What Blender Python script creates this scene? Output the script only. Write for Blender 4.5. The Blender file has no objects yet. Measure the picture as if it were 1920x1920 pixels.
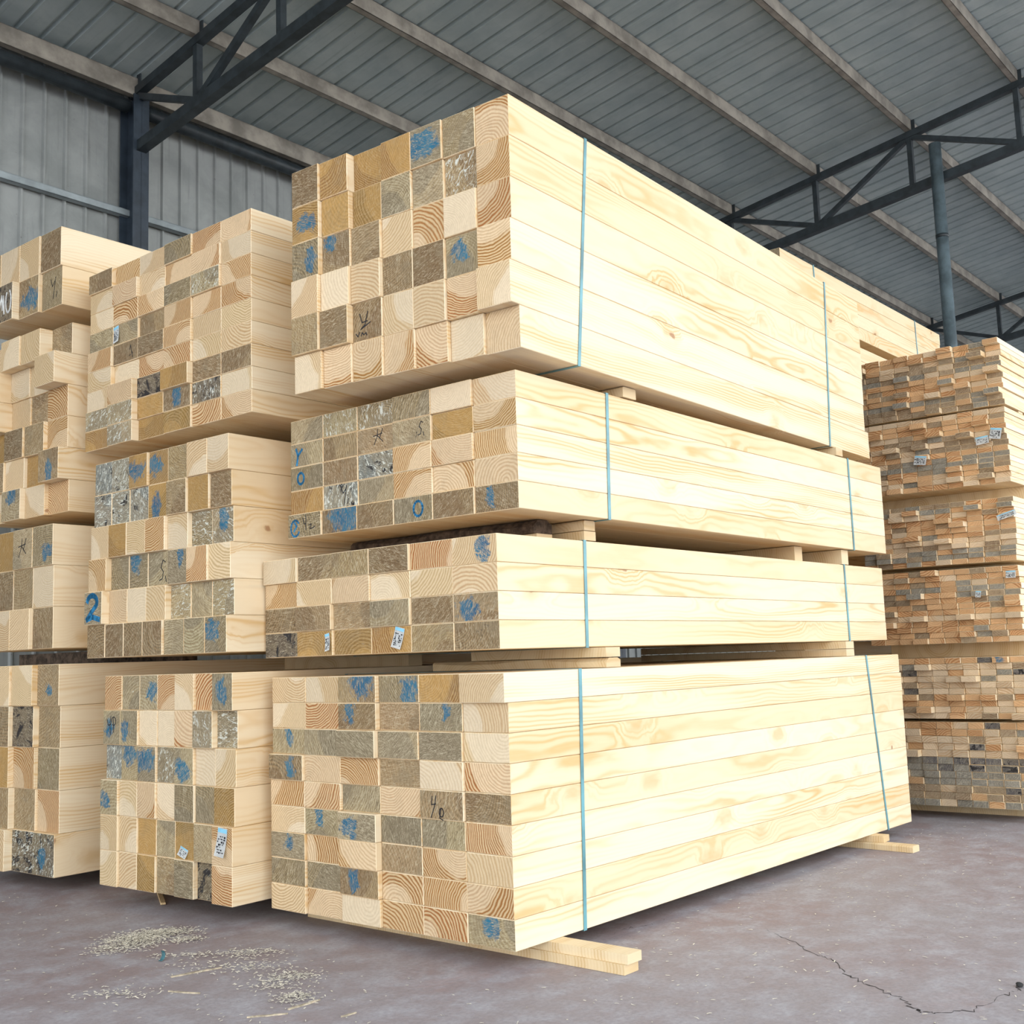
import bpy, bmesh, math, random
from mathutils import Vector, Matrix
random.seed(7)
R = random.Random(11)
scene = bpy.context.scene
COL = scene.collection
YAW = math.radians(39.5)
GU = Vector((math.sin(YAW), math.cos(YAW), 0)); GV = Vector((-math.cos(YAW), math.sin(YAW), 0))
def site(a, l, z=0.0):            # shed axes: a along the wall, l across towards the wall
    return GU*a + GV*l + Vector((0, 0, z))
SITE = Matrix(((GU.x, GV.x, 0, 0), (GU.y, GV.y, 0, 0), (0, 0, 1, 0), (0, 0, 0, 1)))

# ------------------------------------------------------------------ node helpers
class NT:
    def __init__(s, name):
        s.m = bpy.data.materials.new(name); s.m.use_nodes = True
        s.t = s.m.node_tree; s.t.nodes.clear()
        s.out = s.t.nodes.new('ShaderNodeOutputMaterial')
        s.b = s.t.nodes.new('ShaderNodeBsdfPrincipled')
        s.t.links.new(s.b.outputs[0], s.out.inputs[0])
    def n(s, typ, **kw):
        x = s.t.nodes.new(typ)
        for k, v in kw.items(): setattr(x, k, v)
        return x
    def put(s, sock, v):
        if v is None: return
        if isinstance(v, bpy.types.NodeSocket): s.t.links.new(v, sock)
        elif isinstance(v, (tuple, list)) and len(v) == 3 and sock.type == 'RGBA': sock.default_value = (*v, 1)
        else: sock.default_value = v
    def m_(s, op, a, b=None, c=None, clamp=False):
        x = s.n('ShaderNodeMath', operation=op, use_clamp=clamp)
        s.put(x.inputs[0], a); s.put(x.inputs[1], b); s.put(x.inputs[2], c)
        return x.outputs[0]
    def v_(s, op, a, b=None, sc=None):
        x = s.n('ShaderNodeVectorMath', operation=op)
        s.put(x.inputs[0], a)
        if b is not None: s.put(x.inputs[1], b)
        if sc is not None: s.put(x.inputs['Scale'], sc)
        return x.outputs['Value'] if op in ('LENGTH', 'DOT_PRODUCT', 'DISTANCE') else x.outputs[0]
    def sep(s, v):
        x = s.n('ShaderNodeSeparateXYZ'); s.put(x.inputs[0], v); return x.outputs
    def com(s, a, b, c):
        x = s.n('ShaderNodeCombineXYZ'); s.put(x.inputs[0], a); s.put(x.inputs[1], b); s.put(x.inputs[2], c); return x.outputs[0]
    def noise(s, vec, scale=5, detail=3, rough=.5, dist=0):
        x = s.n('ShaderNodeTexNoise'); s.put(x.inputs['Vector'], vec); s.put(x.inputs['Scale'], scale)
        s.put(x.inputs['Detail'], detail); s.put(x.inputs['Roughness'], rough); s.put(x.inputs['Distortion'], dist)
        return x.outputs[0]
    def vor(s, vec, scale=5, feature='F1', dim='3D', rnd=1.0, out='Distance'):
        x = s.n('ShaderNodeTexVoronoi', feature=feature, voronoi_dimensions=dim); s.put(x.inputs['Vector'], vec)
        s.put(x.inputs['Scale'], scale); s.put(x.inputs['Randomness'], rnd); return x.outputs[out]
    def mix(s, f, a, b, typ='MIX'):
        x = s.n('ShaderNodeMix', data_type='RGBA', blend_type=typ)
        s.put(x.inputs[0], f); s.put(x.inputs[6], a); s.put(x.inputs[7], b); return x.outputs[2]
    def step(s, v, lo, hi, t0=0.0, t1=1.0):
        x = s.n('ShaderNodeMapRange', interpolation_type='SMOOTHSTEP')
        s.put(x.inputs[0], v); s.put(x.inputs[1], lo); s.put(x.inputs[2], hi); s.put(x.inputs[3], t0); s.put(x.inputs[4], t1)
        return x.outputs[0]
    def attr(s, name, typ='OBJECT'):
        x = s.n('ShaderNodeAttribute', attribute_name=name, attribute_type=typ); return x.outputs
    def obj(s): return s.n('ShaderNodeTexCoord').outputs['Object']
    def rand(s): return s.n('ShaderNodeObjectInfo').outputs['Random']
    def bump(s, h, strength=.3, dist=.01):
        x = s.n('ShaderNodeBump'); s.put(x.inputs['Height'], h); x.inputs['Strength'].default_value = strength
        x.inputs['Distance'].default_value = dist; s.t.links.new(x.outputs[0], s.b.inputs['Normal'])
    def done(s, col, rough=.7, spec=.3, metal=0.0):
        s.put(s.b.inputs['Base Color'], col); s.put(s.b.inputs['Roughness'], rough)
        s.put(s.b.inputs['Specular IOR Level'], spec); s.put(s.b.inputs['Metallic'], metal); return s.m

def flat(name, col, rough=.6, var=.12, scale=6, spec=.3, metal=0.0):
    t = NT(name); p = t.obj(); n = t.noise(p, scale, 4, .6)
    dark = tuple(c*(1-var*1.5) for c in col); lite = tuple(min(1, c*(1+var)) for c in col)
    return t.done(t.mix(t.step(n, .3, .7), dark, lite), rough, spec, metal)

def end_material(name, fine=1.0):
    t = NT(name); p0 = t.obj(); rnd = t.rand()
    seed = t.m_('MULTIPLY', rnd, 91.0)
    p = t.v_('ADD', p0, t.com(seed, t.m_('MULTIPLY', rnd, 37.0), 0.0))
    x, y, z = t.sep(p0)[:3]
    a = t.attr('ring')['Vector']; ra = t.sep(a)
    qy = t.m_('SUBTRACT', y, ra[0]); qz = t.m_('SUBTRACT', z, ra[1])
    w = t.m_('MULTIPLY', t.m_('SUBTRACT', t.noise(p, 11*fine, 2), .5), .032/fine)
    r = t.m_('ADD', t.v_('LENGTH', t.com(0.0, qy, qz)), w)
    ph = t.m_('MULTIPLY', r, t.m_('MULTIPLY_ADD', t.m_('FRACT', t.m_('MULTIPLY', rnd, 5.7)), 330.0*fine, 400.0*fine))
    ph = t.m_('ADD', ph, t.m_('MULTIPLY', t.noise(t.com(seed, t.m_('MULTIPLY', r, 14.0), 0.0), 1.5, 2), 9.0))
    s = t.m_('POWER', t.m_('MULTIPLY_ADD', t.m_('SINE', ph), .5, .5), 1.5)
    r0 = t.m_('ADD', t.m_('MULTIPLY_ADD', t.m_('FRACT', t.m_('MULTIPLY', rnd, 11.3)), .20, .05), t.m_('MULTIPLY', t.m_('SUBTRACT', t.noise(p, 14, 2), .5), .035))
    zone = t.step(t.m_('SUBTRACT', r, r0), -.004, .012)
    k = t.m_('MULTIPLY', t.m_('MULTIPLY', s, ra[2]), t.m_('MULTIPLY_ADD', zone, .72, .38), clamp=True)
    tone = t.attr('tone')['Vector']; rc = t.attr('ringcol')['Vector']; fx = t.sep(t.attr('wear')['Vector'])
    base = t.mix(t.m_('MULTIPLY', zone, .62), tone, t.attr('patch')['Vector'])
    col = t.mix(k, base, rc)
    col = t.mix(t.step(t.noise(p, 70, 4, .7), .35, .75, 0.0, .22), col, t.mix(1.0, col, (.55, .5, .45), 'MULTIPLY'))
    # saw scratches, turned a different way on each beam
    ang = t.m_('MULTIPLY_ADD', rnd, 2.6, -.4)
    ca = t.m_('COSINE', ang); sa = t.m_('SINE', ang)
    u = t.m_('ADD', t.m_('MULTIPLY', y, ca), t.m_('MULTIPLY', z, sa))
    v = t.m_('SUBTRACT', t.m_('MULTIPLY', z, ca), t.m_('MULTIPLY', y, sa))
    sc = t.noise(t.com(t.m_('MULTIPLY', u, 190.0), t.m_('MULTIPLY', v, 38.0), seed), 1.0, 4, .75, 1.2)
    col = t.mix(t.m_('MULTIPLY', t.step(sc, .48, .66), t.m_('MULTIPLY', fx[0], .6)), col, (.60, .53, .38))
    col = t.mix(t.m_('MULTIPLY', t.step(sc, .5, .34), t.m_('MULTIPLY', fx[0], .6)), col, (.10, .075, .05))
    bl = t.noise(p, 9, 4, .65, .5)
    col = t.mix(t.m_('MULTIPLY', t.step(bl, .45, .7), t.m_('MULTIPLY', fx[0], .55)), col, (.24, .19, .12))
    dk = t.noise(p, 14, 5, .7, 1.0)
    dth = t.m_('SUBTRACT', .78, t.m_('MULTIPLY', fx[2], .5))
    col = t.mix(t.m_('MULTIPLY', t.step(dk, dth, t.m_('ADD', dth, .07)), t.m_('GREATER_THAN', fx[2], .01)), col, (.035, .032, .032))
    wh = t.noise(t.com(t.m_('MULTIPLY', u, 60.0), t.m_('MULTIPLY', v, 22.0), seed), 1.0, 5, .75, 1.5)
    th = t.m_('SUBTRACT', .74, t.m_('MULTIPLY', fx[1], .24))
    col = t.mix(t.m_('MULTIPLY', t.step(wh, th, t.m_('ADD', th, .03)), t.m_('GREATER_THAN', fx[1], .01)), col, (.62, .63, .56))
    # sprayed lumber-mark paint
    b = t.attr('paint')['Vector']; pb = t.sep(b)
    dy = t.m_('SUBTRACT', y, pb[0]); dz = t.m_('MULTIPLY', t.m_('SUBTRACT', z, pb[1]), .8)
    d = t.v_('LENGTH', t.com(0.0, t.m_('MULTIPLY', dy, t.m_('MULTIPLY_ADD', t.m_('FRACT', t.m_('MULTIPLY', rnd, 23.0)), 1.1, .45)), dz))
    d = t.m_('ADD', d, t.m_('MULTIPLY', t.m_('SUBTRACT', t.noise(p, 22, 4, .65, .8), .5), .11))
    bm = t.step(d, pb[2], t.m_('MULTIPLY', pb[2], .62))
    bm = t.m_('MULTIPLY', bm, t.step(sc, .66, .42, .15, 1.0))
    bm = t.m_('MULTIPLY', bm, t.m_('GREATER_THAN', pb[2], .001))
    col = t.mix(bm, col, t.mix(t.noise(p, 9, 2), (.012, .06, .15), (.035, .21, .31)))
    t.bump(t.m_('ADD', t.m_('MULTIPLY', sc, .5), t.m_('MULTIPLY', s, .3)), .35, .003)
    return t.done(col, .85, .15)

def side_material(name, A, B, ph0=.012, knots=True, K=1.0):
    t = NT(name); p0 = t.obj(); rnd = t.rand(); seed = t.m_('MULTIPLY', rnd, 133.0)
    x, y, z = t.sep(p0)[:3]
    wob = t.noise(t.com(t.m_('MULTIPLY', x, .55), seed, t.m_('MULTIPLY', z, 2.5)), 1.5, 3, .5)
    wob2 = t.noise(t.com(t.m_('MULTIPLY', x, 3.0), t.m_('ADD', seed, y), t.m_('MULTIPLY', z, 9.0)), 1.0, 3, .6)
    cy = t.m_('MULTIPLY_ADD', rnd, .5, -.25); cz = t.m_('MULTIPLY_ADD', t.m_('FRACT', t.m_('MULTIPLY', rnd, 7.3)), .24, -.12)
    # knots
    uz = t.m_('ADD', y, z)
    kn = t.m_('MULTIPLY', t.m_('SUBTRACT', t.noise(p0, 12, 3), .5), .25)
    kv = t.com(t.m_('ADD', t.m_('ADD', t.m_('MULTIPLY', x, 1.5), seed), kn), t.m_('ADD', t.m_('MULTIPLY', uz, 2.6), seed), 0.0)
    kd = t.vor(kv, 1.0, 'F1', '2D')
    kx = t.vor(kv, 1.0, 'F1', '2D', out='Color')
    keep = t.m_('GREATER_THAN', t.sep(kx)[0], .25)
    pull = t.m_('MULTIPLY', t.step(kd, .30, .0), keep)
    rr = t.v_('LENGTH', t.com(0.0, t.m_('SUBTRACT', y, cy), t.m_('SUBTRACT', z, cz)))
    rr = t.m_('ADD', rr, t.m_('MULTIPLY', t.m_('SUBTRACT', wob, .5), .10))
    rr = t.m_('ADD', rr, t.m_('MULTIPLY', t.m_('SUBTRACT', wob2, .5), .009))
    rr = t.m_('ADD', rr, t.m_('MULTIPLY', pull, .035))
    s = t.m_('MULTIPLY_ADD', t.m_('SINE', t.m_('MULTIPLY', rr, 6.2832/ph0)), .5, .5)
    s = t.m_('POWER', s, 2.0)
    zone = t.step(t.noise(t.com(seed, t.m_('MULTIPLY', rr, 11.0), t.m_('MULTIPLY', x, .5)), 1.3, 2), .38, .68)
    fib = t.noise(t.com(t.m_('MULTIPLY', x, 6.0), t.m_('MULTIPLY', t.m_('ADD', y, seed), 160.0), t.m_('MULTIPLY', z, 160.0)), 1.0, 3, .7)
    f = t.m_('ADD', t.m_('MULTIPLY', s, t.m_('MULTIPLY_ADD', zone, .55*K, .10*K)), t.m_('MULTIPLY', zone, .30*K))
    f = t.m_('ADD', f, t.m_('MULTIPLY', t.m_('SUBTRACT', fib, .5), .22), clamp=True)
    tint = t.m_('FRACT', t.m_('MULTIPLY', rnd, 17.0))
    A2 = t.mix(tint, A, tuple(a*b for a, b in zip(A, (.93, .86, .77))))
    col = t.mix(f, A2, B)
    if knots:
        halo = t.m_('MULTIPLY', t.step(kd, .17, .02), t.m_('MULTIPLY', keep, t.step(wob2, .35, .6)))
        col = t.mix(t.m_('MULTIPLY', halo, .6), col, tuple(b*.92 for b in B))
        core = t.m_('MULTIPLY', t.step(kd, .045, .02), t.m_('MULTIPLY', keep, t.m_('GREATER_THAN', t.sep(kx)[1], .86)))
        col = t.mix(t.m_('MULTIPLY', core, .75), col, (.36, .17, .08))
    bs = t.noise(t.com(t.m_('MULTIPLY', x, 1.1), seed, t.m_('MULTIPLY', z, 8.0)), 1.0, 3, .6)
    col = t.mix(t.step(bs, .66, .80, 0.0, .35), col, (.50, .52, .48))
    t.bump(t.m_('ADD', t.m_('MULTIPLY', fib, .6), t.m_('MULTIPLY', s, .2)), .15, .002)
    return t.done(col, .62, .25)

M = {}
M['end'] = end_material('sawn_end_grain')
M['side'] = side_material('planed_pine', (.89, .765, .56), (.70, .455, .20))
M['bearer'] = side_material('rough_bearer_pine', (.78, .65, .44), (.60, .41, .20), .014, False)
M['splinter'] = flat('weathered_splinter', (.44, .37, .27), .85, .3, 40)
M['bark'] = flat('dark_bark_and_gap_shade', (.10, .07, .05), .9, .4, 30)  # bark edged board; also painted gap shade on the left edge stack's near bearers
M['steel_dark'] = flat('dark_painted_steel', (.030, .040, .047), .45, .25, 9, .5)
M['steel_blue'] = flat('navy_painted_steel', (.035, .050, .070), .4, .2, 7, .5)
M['pole'] = flat('grey_painted_pipe', (.11, .15, .17), .38, .25, 8, .5)
M['purlin'] = flat('galvanised_purlin_steel', (.34, .31, .265), .5, .25, 5, .4)
M['girt'] = flat('light_galvanised_steel', (.33, .38, .40), .45, .15, 5, .5)
M['strap'] = flat('teal_plastic_strap', (.13, .33, .38), .35, .25, 5, .5)
M['paper'] = flat('paper_tag', (.82, .85, .86), .7, .05, 20)
M['tagblue'] = flat('tag_blue_print', (.25, .58, .78), .6, .05, 20)
M['ink'] = flat('black_ink', (.015, .015, .02), .6, .1, 20)
M['chalk'] = flat('white_chalk_paint', (.75, .76, .74), .8, .1, 40)
M['paintblue'] = flat('blue_spray_paint', (.02, .18, .36), .6, .3, 40)
M['chip'] = flat('pale_wood_shavings', (.68, .63, .52), .85, .25, 60)
M['crack'] = flat('dark_crack', (.07, .06, .06), .9, .3, 30)
M['stone'] = flat('dark_stone', (.03, .03, .03), .8, .3, 30)

# wall and roof sheet
def sheet(name, c1, c2, rust):
    t = NT(name); p = t.obj(); x, y, z = t.sep(p)[:3]
    n = t.noise(p, 2.2, 5, .65, .4); d = t.noise(t.com(t.m_('MULTIPLY', x, 30.0), y, t.m_('MULTIPLY', z, 1.5)), 1.0, 4, .6)
    col = t.mix(t.step(n, .3, .7), c1, c2)
    col = t.mix(t.step(d, .55, .8, 0.0, .4), col, tuple(c*.6 for c in c1))
    sp = t.noise(p, 28, 3, .6)
    col = t.mix(t.step(sp, .70, .78, 0.0, .6), col, rust)
    return t.done(col, .5, .35)
M['wall'] = sheet('grey_wall_sheet', (.26, .28, .275), (.36, .38, .375), (.12, .10, .09))
M['roof'] = sheet('blue_grey_roof_sheet', (.36, .43, .44), (.47, .54, .54), (.22, .24, .24))

t = NT('trodden_yard_floor'); p = t.obj()
n1 = t.noise(p, .55, 5, .6, .3); n2 = t.noise(p, 6, 5, .7); n3 = t.noise(p, 55, 4, .7)
c = t.mix(t.step(n1, .35, .65), (.31, .28, .29), (.285, .22, .22))
c = t.mix(t.step(n2, .35, .75), c, (.40, .385, .41))
c = t.mix(t.step(t.noise(p, 2.3, 4, .6, .5), .60, .75, 0.0, .35), c, (.32, .20, .185))
c = t.mix(t.step(n3, .35, .7, 0.0, .35), c, (.17, .15, .155))
st = t.noise(t.v_('MULTIPLY', p, (60.0, 22.0, 1.0)), 1.0, 3, .6, .8)
c = t.mix(t.step(st, .69, .76, 0.0, .45), c, (.09, .075, .07))
t.bump(t.m_('ADD', t.m_('MULTIPLY', n2, .6), t.m_('MULTIPLY', n3, .5)), .4, .008)
M['floor'] = t.done(c, t.step(n2, .3, .7, .62, .85), .35)

# ------------------------------------------------------------------ geometry helpers
def box(bm, x0, x1, y0, y1, z0, z1, mi=0, mat=None):
    vs = [bm.verts.new(mat @ Vector(c) if mat else c) for c in
          ((x0,y0,z0),(x1,y0,z0),(x1,y1,z0),(x0,y1,z0),(x0,y0,z1),(x1,y0,z1),(x1,y1,z1),(x0,y1,z1))]
    fs = []
    for q in ((0,3,2,1),(4,5,6,7),(0,1,5,4),(1,2,6,5),(2,3,7,6),(3,0,4,7)):
        f = bm.faces.new([vs[i] for i in q]); f.material_index = mi; fs.append(f)
    return fs
def bar(bm, a, b, w, h, mi=0):    # square bar between two points
    a = Vector(a); b = Vector(b); d = (b-a); L = d.length; d.normalize()
    up = Vector((0,0,1)) if abs(d.z) < .95 else Vector((1,0,0))
    s = d.cross(up).normalized(); up = s.cross(d)
    m = Matrix(((d.x, s.x, up.x, a.x), (d.y, s.y, up.y, a.y), (d.z, s.z, up.z, a.z), (0,0,0,1)))
    box(bm, 0, L, -w/2, w/2, -h/2, h/2, mi, m)
def tube(bm, a, b, r, seg=16):
    a = Vector(a); b = Vector(b); d = (b-a).normalized()
    up = Vector((0,0,1)) if abs(d.z) < .95 else Vector((1,0,0))
    s = d.cross(up).normalized(); q = s.cross(d)
    r1 = [bm.verts.new(a+(s*math.cos(k*2*math.pi/seg)+q*math.sin(k*2*math.pi/seg))*r) for k in range(seg)]
    r2 = [bm.verts.new(v.co+(b-a)) for v in r1]
    for k in range(seg):
        f = bm.faces.new((r1[k], r1[(k+1)%seg], r2[(k+1)%seg], r2[k])); f.smooth = True
    bm.faces.new(r1[::-1]); bm.faces.new(r2)
def link(name, bm_or_me, mats, parent=None, mw=None):
    if isinstance(bm_or_me, bmesh.types.BMesh):
        me = bpy.data.meshes.new(name)
        bmesh.ops.recalc_face_normals(bm_or_me, faces=bm_or_me.faces)
        bm_or_me.to_mesh(me); bm_or_me.free()
        for m in (mats if isinstance(mats, (list, tuple)) else [mats]): me.materials.append(m)
    else: me = bm_or_me
    o = bpy.data.objects.new(name, me); COL.objects.link(o)
    if parent: o.parent = parent
    if mw is not None: o.matrix_world = mw
    return o
def tag(o, label=None, cat=None, group=None, kind=None):
    if label: o['label'] = label
    if cat: o['category'] = cat
    if group: o['group'] = group
    if kind: o['kind'] = kind
    return o
def empty(name, mw=None):
    o = bpy.data.objects.new(name, None); COL.objects.link(o); o.empty_display_size = .1
    if mw is not None: o.matrix_world = mw
    return o
def frame(X, Y, yaw, z=0.0):
    s, c = math.sin(yaw), math.cos(yaw)
    return Matrix(((s, -c, 0, X), (c, s, 0, Y), (0, 0, 1, z), (0, 0, 0, 1)))

# ------------------------------------------------------------------ beams
def beam_mesh(name, L, w, h, bev=.0022):
    bm = bmesh.new(); box(bm, 0, L, -w/2, w/2, -h/2, h/2)
    bmesh.ops.bevel(bm, geom=list(bm.edges), offset=bev, segments=1, affect='EDGES')
    bm.normal_update()
    for f in bm.faces: f.material_index = 0 if abs(f.normal.x) > .9 else 1
    me = bpy.data.meshes.new(name); bm.to_mesh(me); bm.free()
    me.materials.append(M['end']); me.materials.append(M['side'])
    return me
# looks: tone, ring colour, ring strength, wear, flakes, dark stain, words
LOOK = {
 'p': ((.74, .61, .43), (.42, .25, .10), .62, .10, 0, 0, 'pale cream', (.66, .49, .28)),
 'r': ((.72, .55, .35), (.34, .145, .04), 1.1, .20, 0, .05, 'orange ringed', (.60, .42, .21)),
 't': ((.47, .285, .10), (.24, .12, .03), .80, .42, 0, .12, 'golden brown', (.38, .25, .11)),
 'n': ((.22, .14, .07), (.44, .32, .17), .55, 1.0, 0, .20, 'brown weathered', (.34, .235, .12)),
 'g': ((.25, .20, .125), (.50, .42, .27), .60, 1.0, .16, .19, 'grey weathered', (.38, .28, .14)),
 'w': ((.19, .205, .19), (.36, .34, .28), .40, .85, .80, .42, 'white flaked grey', (.28, .23, .15)),
 'k': ((.12, .095, .07), (.25, .19, .12), .40, .9, .42, .52, 'blackened', (.17, .13, .08))}
ORD = ['', 'rightmost', 'second from right', 'third from right', 'fourth from right', 'fifth from right', 'sixth from right', 'leftmost']
NUM = ['top', 'second', 'third', 'fourth', 'fifth', 'sixth', 'seventh', 'eighth', 'ninth', 'tenth']
def j(v, s): return v + R.uniform(-s, s)

def glyph_mesh(strokes, size, width, mi=0, depth=.0006):
    """brush strokes on the beam end; strokes in a unit box, gx to the right, gz up"""
    bm = bmesh.new()
    for st in strokes:
        for (x0, z0), (x1, z1) in zip(st[:-1], st[1:]):
            a = Vector((0, -(x0-.5)*size, (z0-.5)*size)); b = Vector((0, -(x1-.5)*size, (z1-.5)*size))
            d = (b-a)
            if d.length < 1e-6: continue
            d.normalize(); n = Vector((0, -d.z, d.y))*width/2; e = d*width*.35
            q = [a-e-n, b+e-n, b+e+n, a-e+n]
            lo = [bm.verts.new(v) for v in q]; hi = [bm.verts.new(v+Vector((-depth, 0, 0))) for v in q]
            for f in ((0,1,2,3),): bm.faces.new([hi[i] for i in f]); bm.faces.new([lo[i] for i in f[::-1]])
            for i in range(4): bm.faces.new((lo[i], lo[(i+1)%4], hi[(i+1)%4], hi[i]))
    return bm
def arc(cx, cz, rx, rz, a0, a1, n=10):
    return [(cx+rx*math.cos(math.radians(a0+(a1-a0)*k/n)), cz+rz*math.sin(math.radians(a0+(a1-a0)*k/n))) for k in range(n+1)]
GL = {
 'Y': [[(.25, .85), (.38, .55), (.62, .50), (.70, .62)], [(.72, .95), (.52, .45), (.30, .15)]],
 'Yn': [[(.30, .95), (.42, .60), (.70, .62)], [(.72, .98), (.58, .50), (.35, .35), (.85, .55)], [(.10, .22), (.20, .10), (.28, .25)], [(.36, .10), (.42, .22), (.50, .12), (.62, .18), (.66, .08)]],
 '40': [[(.22, .95), (.18, .62), (.42, .66)], [(.44, .98), (.34, .55), (.14, .12)], arc(.72, .34, .12, .17, 100, 460)+[(.62, .12), (.80, .05)]],
 'Yp': [[(.15, .75), (.25, .50), (.45, .55)], [(.45, .90), (.38, .50), (.42, .10)], [(.62, .85), (.66, .20)], arc(.66, .68, .16, .18, 200, -120)],
 'Y2': [[(.08, .80), (.15, .50), (.32, .50)], [(.30, .95), (.28, .20)], [(.52, .40), (.70, .45), (.60, .22), (.80, .25), (.95, .32)]],
 'S': [[(.75, .90), (.60, .98), (.45, .70), (.62, .52), (.55, .25), (.35, .20)], [(.75, .35), (.82, .12)]],
 'tri': [[(.62, .70), (.72, .98), (.95, .15)], [(.60, .30), (.72, .35)], [(.85, .55), (.95, .40)]],
 'da': [[(.10, .62), (.80, .72)], [(.45, .98), (.42, .60), (.15, .12)], [(.46, .60), (.85, .25)], [(.85, .98), (.60, .45)]],
 '70': [[(.10, .20), (.30, .78), (.36, .30), (.42, .75), (.48, .15)], arc(.75, .52, .17, .38, 130, 420, 14)],
 '2': [arc(.45, .72, .32, .24, 170, -40)+[(.40, .35), (.12, .10), (.50, .18), (.92, .08)]],
 'Yb': [[(.25, .98), (.40, .60), (.75, .92)], [(.40, .60), (.30, .10)]],
 '0b': [arc(.5, .5, .30, .36, 60, 400, 14)],
 '8b': [arc(.5, .5, .34, .42, 40, 330, 14), [(.45, .80), (.62, .60), (.40, .35)]],
 'V': [[(.30, .95), (.45, .60), (.70, .85)], [(.72, .98), (.60, .40), (.52, .02)], [(.85, .30), (.78, .05)]],
}
def ink(b, key, dy, dz, size, width=.0045, mat='ink', name='ink_mark'):
    o = link(name, glyph_mesh(GL[key], size, width), M[mat], b)
    o.location = (-.0001, -dy, dz)
    o['label'] = {'ink': 'black handwritten mark', 'chalk': 'white chalk handwriting', 'paintblue': 'blue painted mark'}[mat]
    return o
def paper(b, dy, dz, w, h, rot=0.0, tilt=0.12):
    """stapled paper tag, curling off the wood, with blue and black print"""
    bm = bmesh.new(); n = 6; rows = []
    for k in range(n+1):
        s = k/n; off = -.0012 - .012*tilt*8*(s*s)
        rows.append([bm.verts.new((off, (.5-c)*w, -s*h)) for c in (0, .5, 1)])
    for k in range(n):
        for c in range(2): bm.faces.new((rows[k][c], rows[k][c+1], rows[k+1][c+1], rows[k+1][c]))
    r = bmesh.ops.solidify(bm, geom=list(bm.faces), thickness=.0006)
    o = link('paper_tag', bm, M['paper'], b); o.location = (-.001, -dy, dz); o.rotation_euler = (rot, 0, 0)
    o['label'] = 'white paper tag with blue stripe'
    def off(s): return -.0012 - .012*tilt*8*(s*s) - .0012
    bm = bmesh.new()
    box(bm, off(.12), off(.12)+.0003, -w*.46, w*.46, -h*.17, -h*.03)
    p1 = link('tag_stripe', bm, M['tagblue'], o)
    bm = bmesh.new(); rr = random.Random(int(abs(dy*1000)+abs(dz*777)+w*9999))
    for k in range(7):
        s = .30+.09*k
        y = -w*.38
        while y < w*.34:
            l = rr.uniform(.04, .20)*w
            if rr.random() < .7: box(bm, off(s)-.0002, off(s)+.0001, y, y+l, -h*(s+rr.uniform(.02, .07)), -h*(s-.01))
            y += l+rr.uniform(.03, .12)*w
    p2 = link('tag_print', bm, M['ink'], o)
    return o

BUNDLES = {}
def bundle(key, X, Y, yaw, zb, zt, W, L, rows, words, group, right_only=0, fixed=None):
    nr = len(rows); nc = len(rows[0].split()); bw = W/nc; bh = (zt-zb)/nr
    me = beam_mesh('beam_'+group.replace(' ', '_'), L, bw-.0016, bh-.0012)
    F = frame(X, Y, yaw, 0); BUNDLES[key] = (F, W, L, zb, zt)
    out = {}
    for i, row in enumerate(rows):
        cells = row.split()
        for k, c in enumerate(cells):
            code = c.rstrip('-0123456789'); num = c[len(code):]
            prot = (float(num) if num else 0)*.01 + R.uniform(-.002, .002)
            lk = LOOK[code[0]]; flags = code[1:]
            o = bpy.data.objects.new('timber_sleeper' if bw > bh*1.5 else 'square_timber', me); COL.objects.link(o)
            y = W-(k+.5)*bw
            z = zt-(i+.5)*bh
            o.matrix_world = F @ Matrix.Translation((-prot, y, z))
            dim = R.uniform(.88, 1.1)
            o['tone'] = [v*dim for v in lk[0]]; o['ringcol'] = [j(v, .02*(v > .1)) for v in lk[1]]
            if code[0] in 'gn' and R.random() < .35: o['ringcol'] = [v*.45 for v in lk[0]]
            o['patch'] = [v*dim for v in lk[7]]
            o['ring'] = [R.choice((-1, 1))*R.uniform(.1, 1.0)*bw, R.choice((-1, 1))*R.uniform(.3, 1.3)*bh, lk[2]*R.uniform(.8, 1.2)]
            o['wear'] = [lk[3]*R.uniform(.8, 1.15), max(lk[4], .75 if 'w' in flags else 0), max(lk[5], .55 if 'k' in flags else 0)]
            o['paint'] = [R.uniform(-.25, .25)*bw, R.uniform(-.25, .3)*bh, R.uniform(.035, .06)] if 'b' in flags else [0.0, 0.0, 0.0]
            if any(g[5] == 'paintblue' for g in INKS.get((key, i+1, k+1), [])): o['paint'] = [0.0, 0.0, 0.0]
            extra = ' with blue paint' if 'b' in flags else ''
            if 'l' in flags: extra = ' with paper tag'
            if 'i' in flags or (key, i+1, k+1) in INKS: extra = ' with handwriting'
            col = (ORD[nc-k]+', ' if k else 'leftmost, ') if nc > 1 else ''
            lab = f"{lk[6]} {'sleeper' if bw > bh*1.5 else 'timber'}{extra}, {NUM[i]} row, {col}{words}"
            tag(o, lab, 'sleeper' if bw > bh*1.5 else 'timber', group)
            out[(i+1, k+1)] = o
            for (gk, dy, dz, size, wd, mat) in INKS.get((key, i+1, k+1), []):
                ink(o, gk, dy, dz, size, wd, mat, {'ink': 'ink_mark', 'chalk': 'chalk_mark', 'paintblue': 'paint_mark'}[mat])
            for (dy, dz, w, h, rot, tilt) in TAGS.get((key, i+1, k+1), []):
                paper(o, dy, dz, w, h, rot, tilt)
    return out
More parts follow.
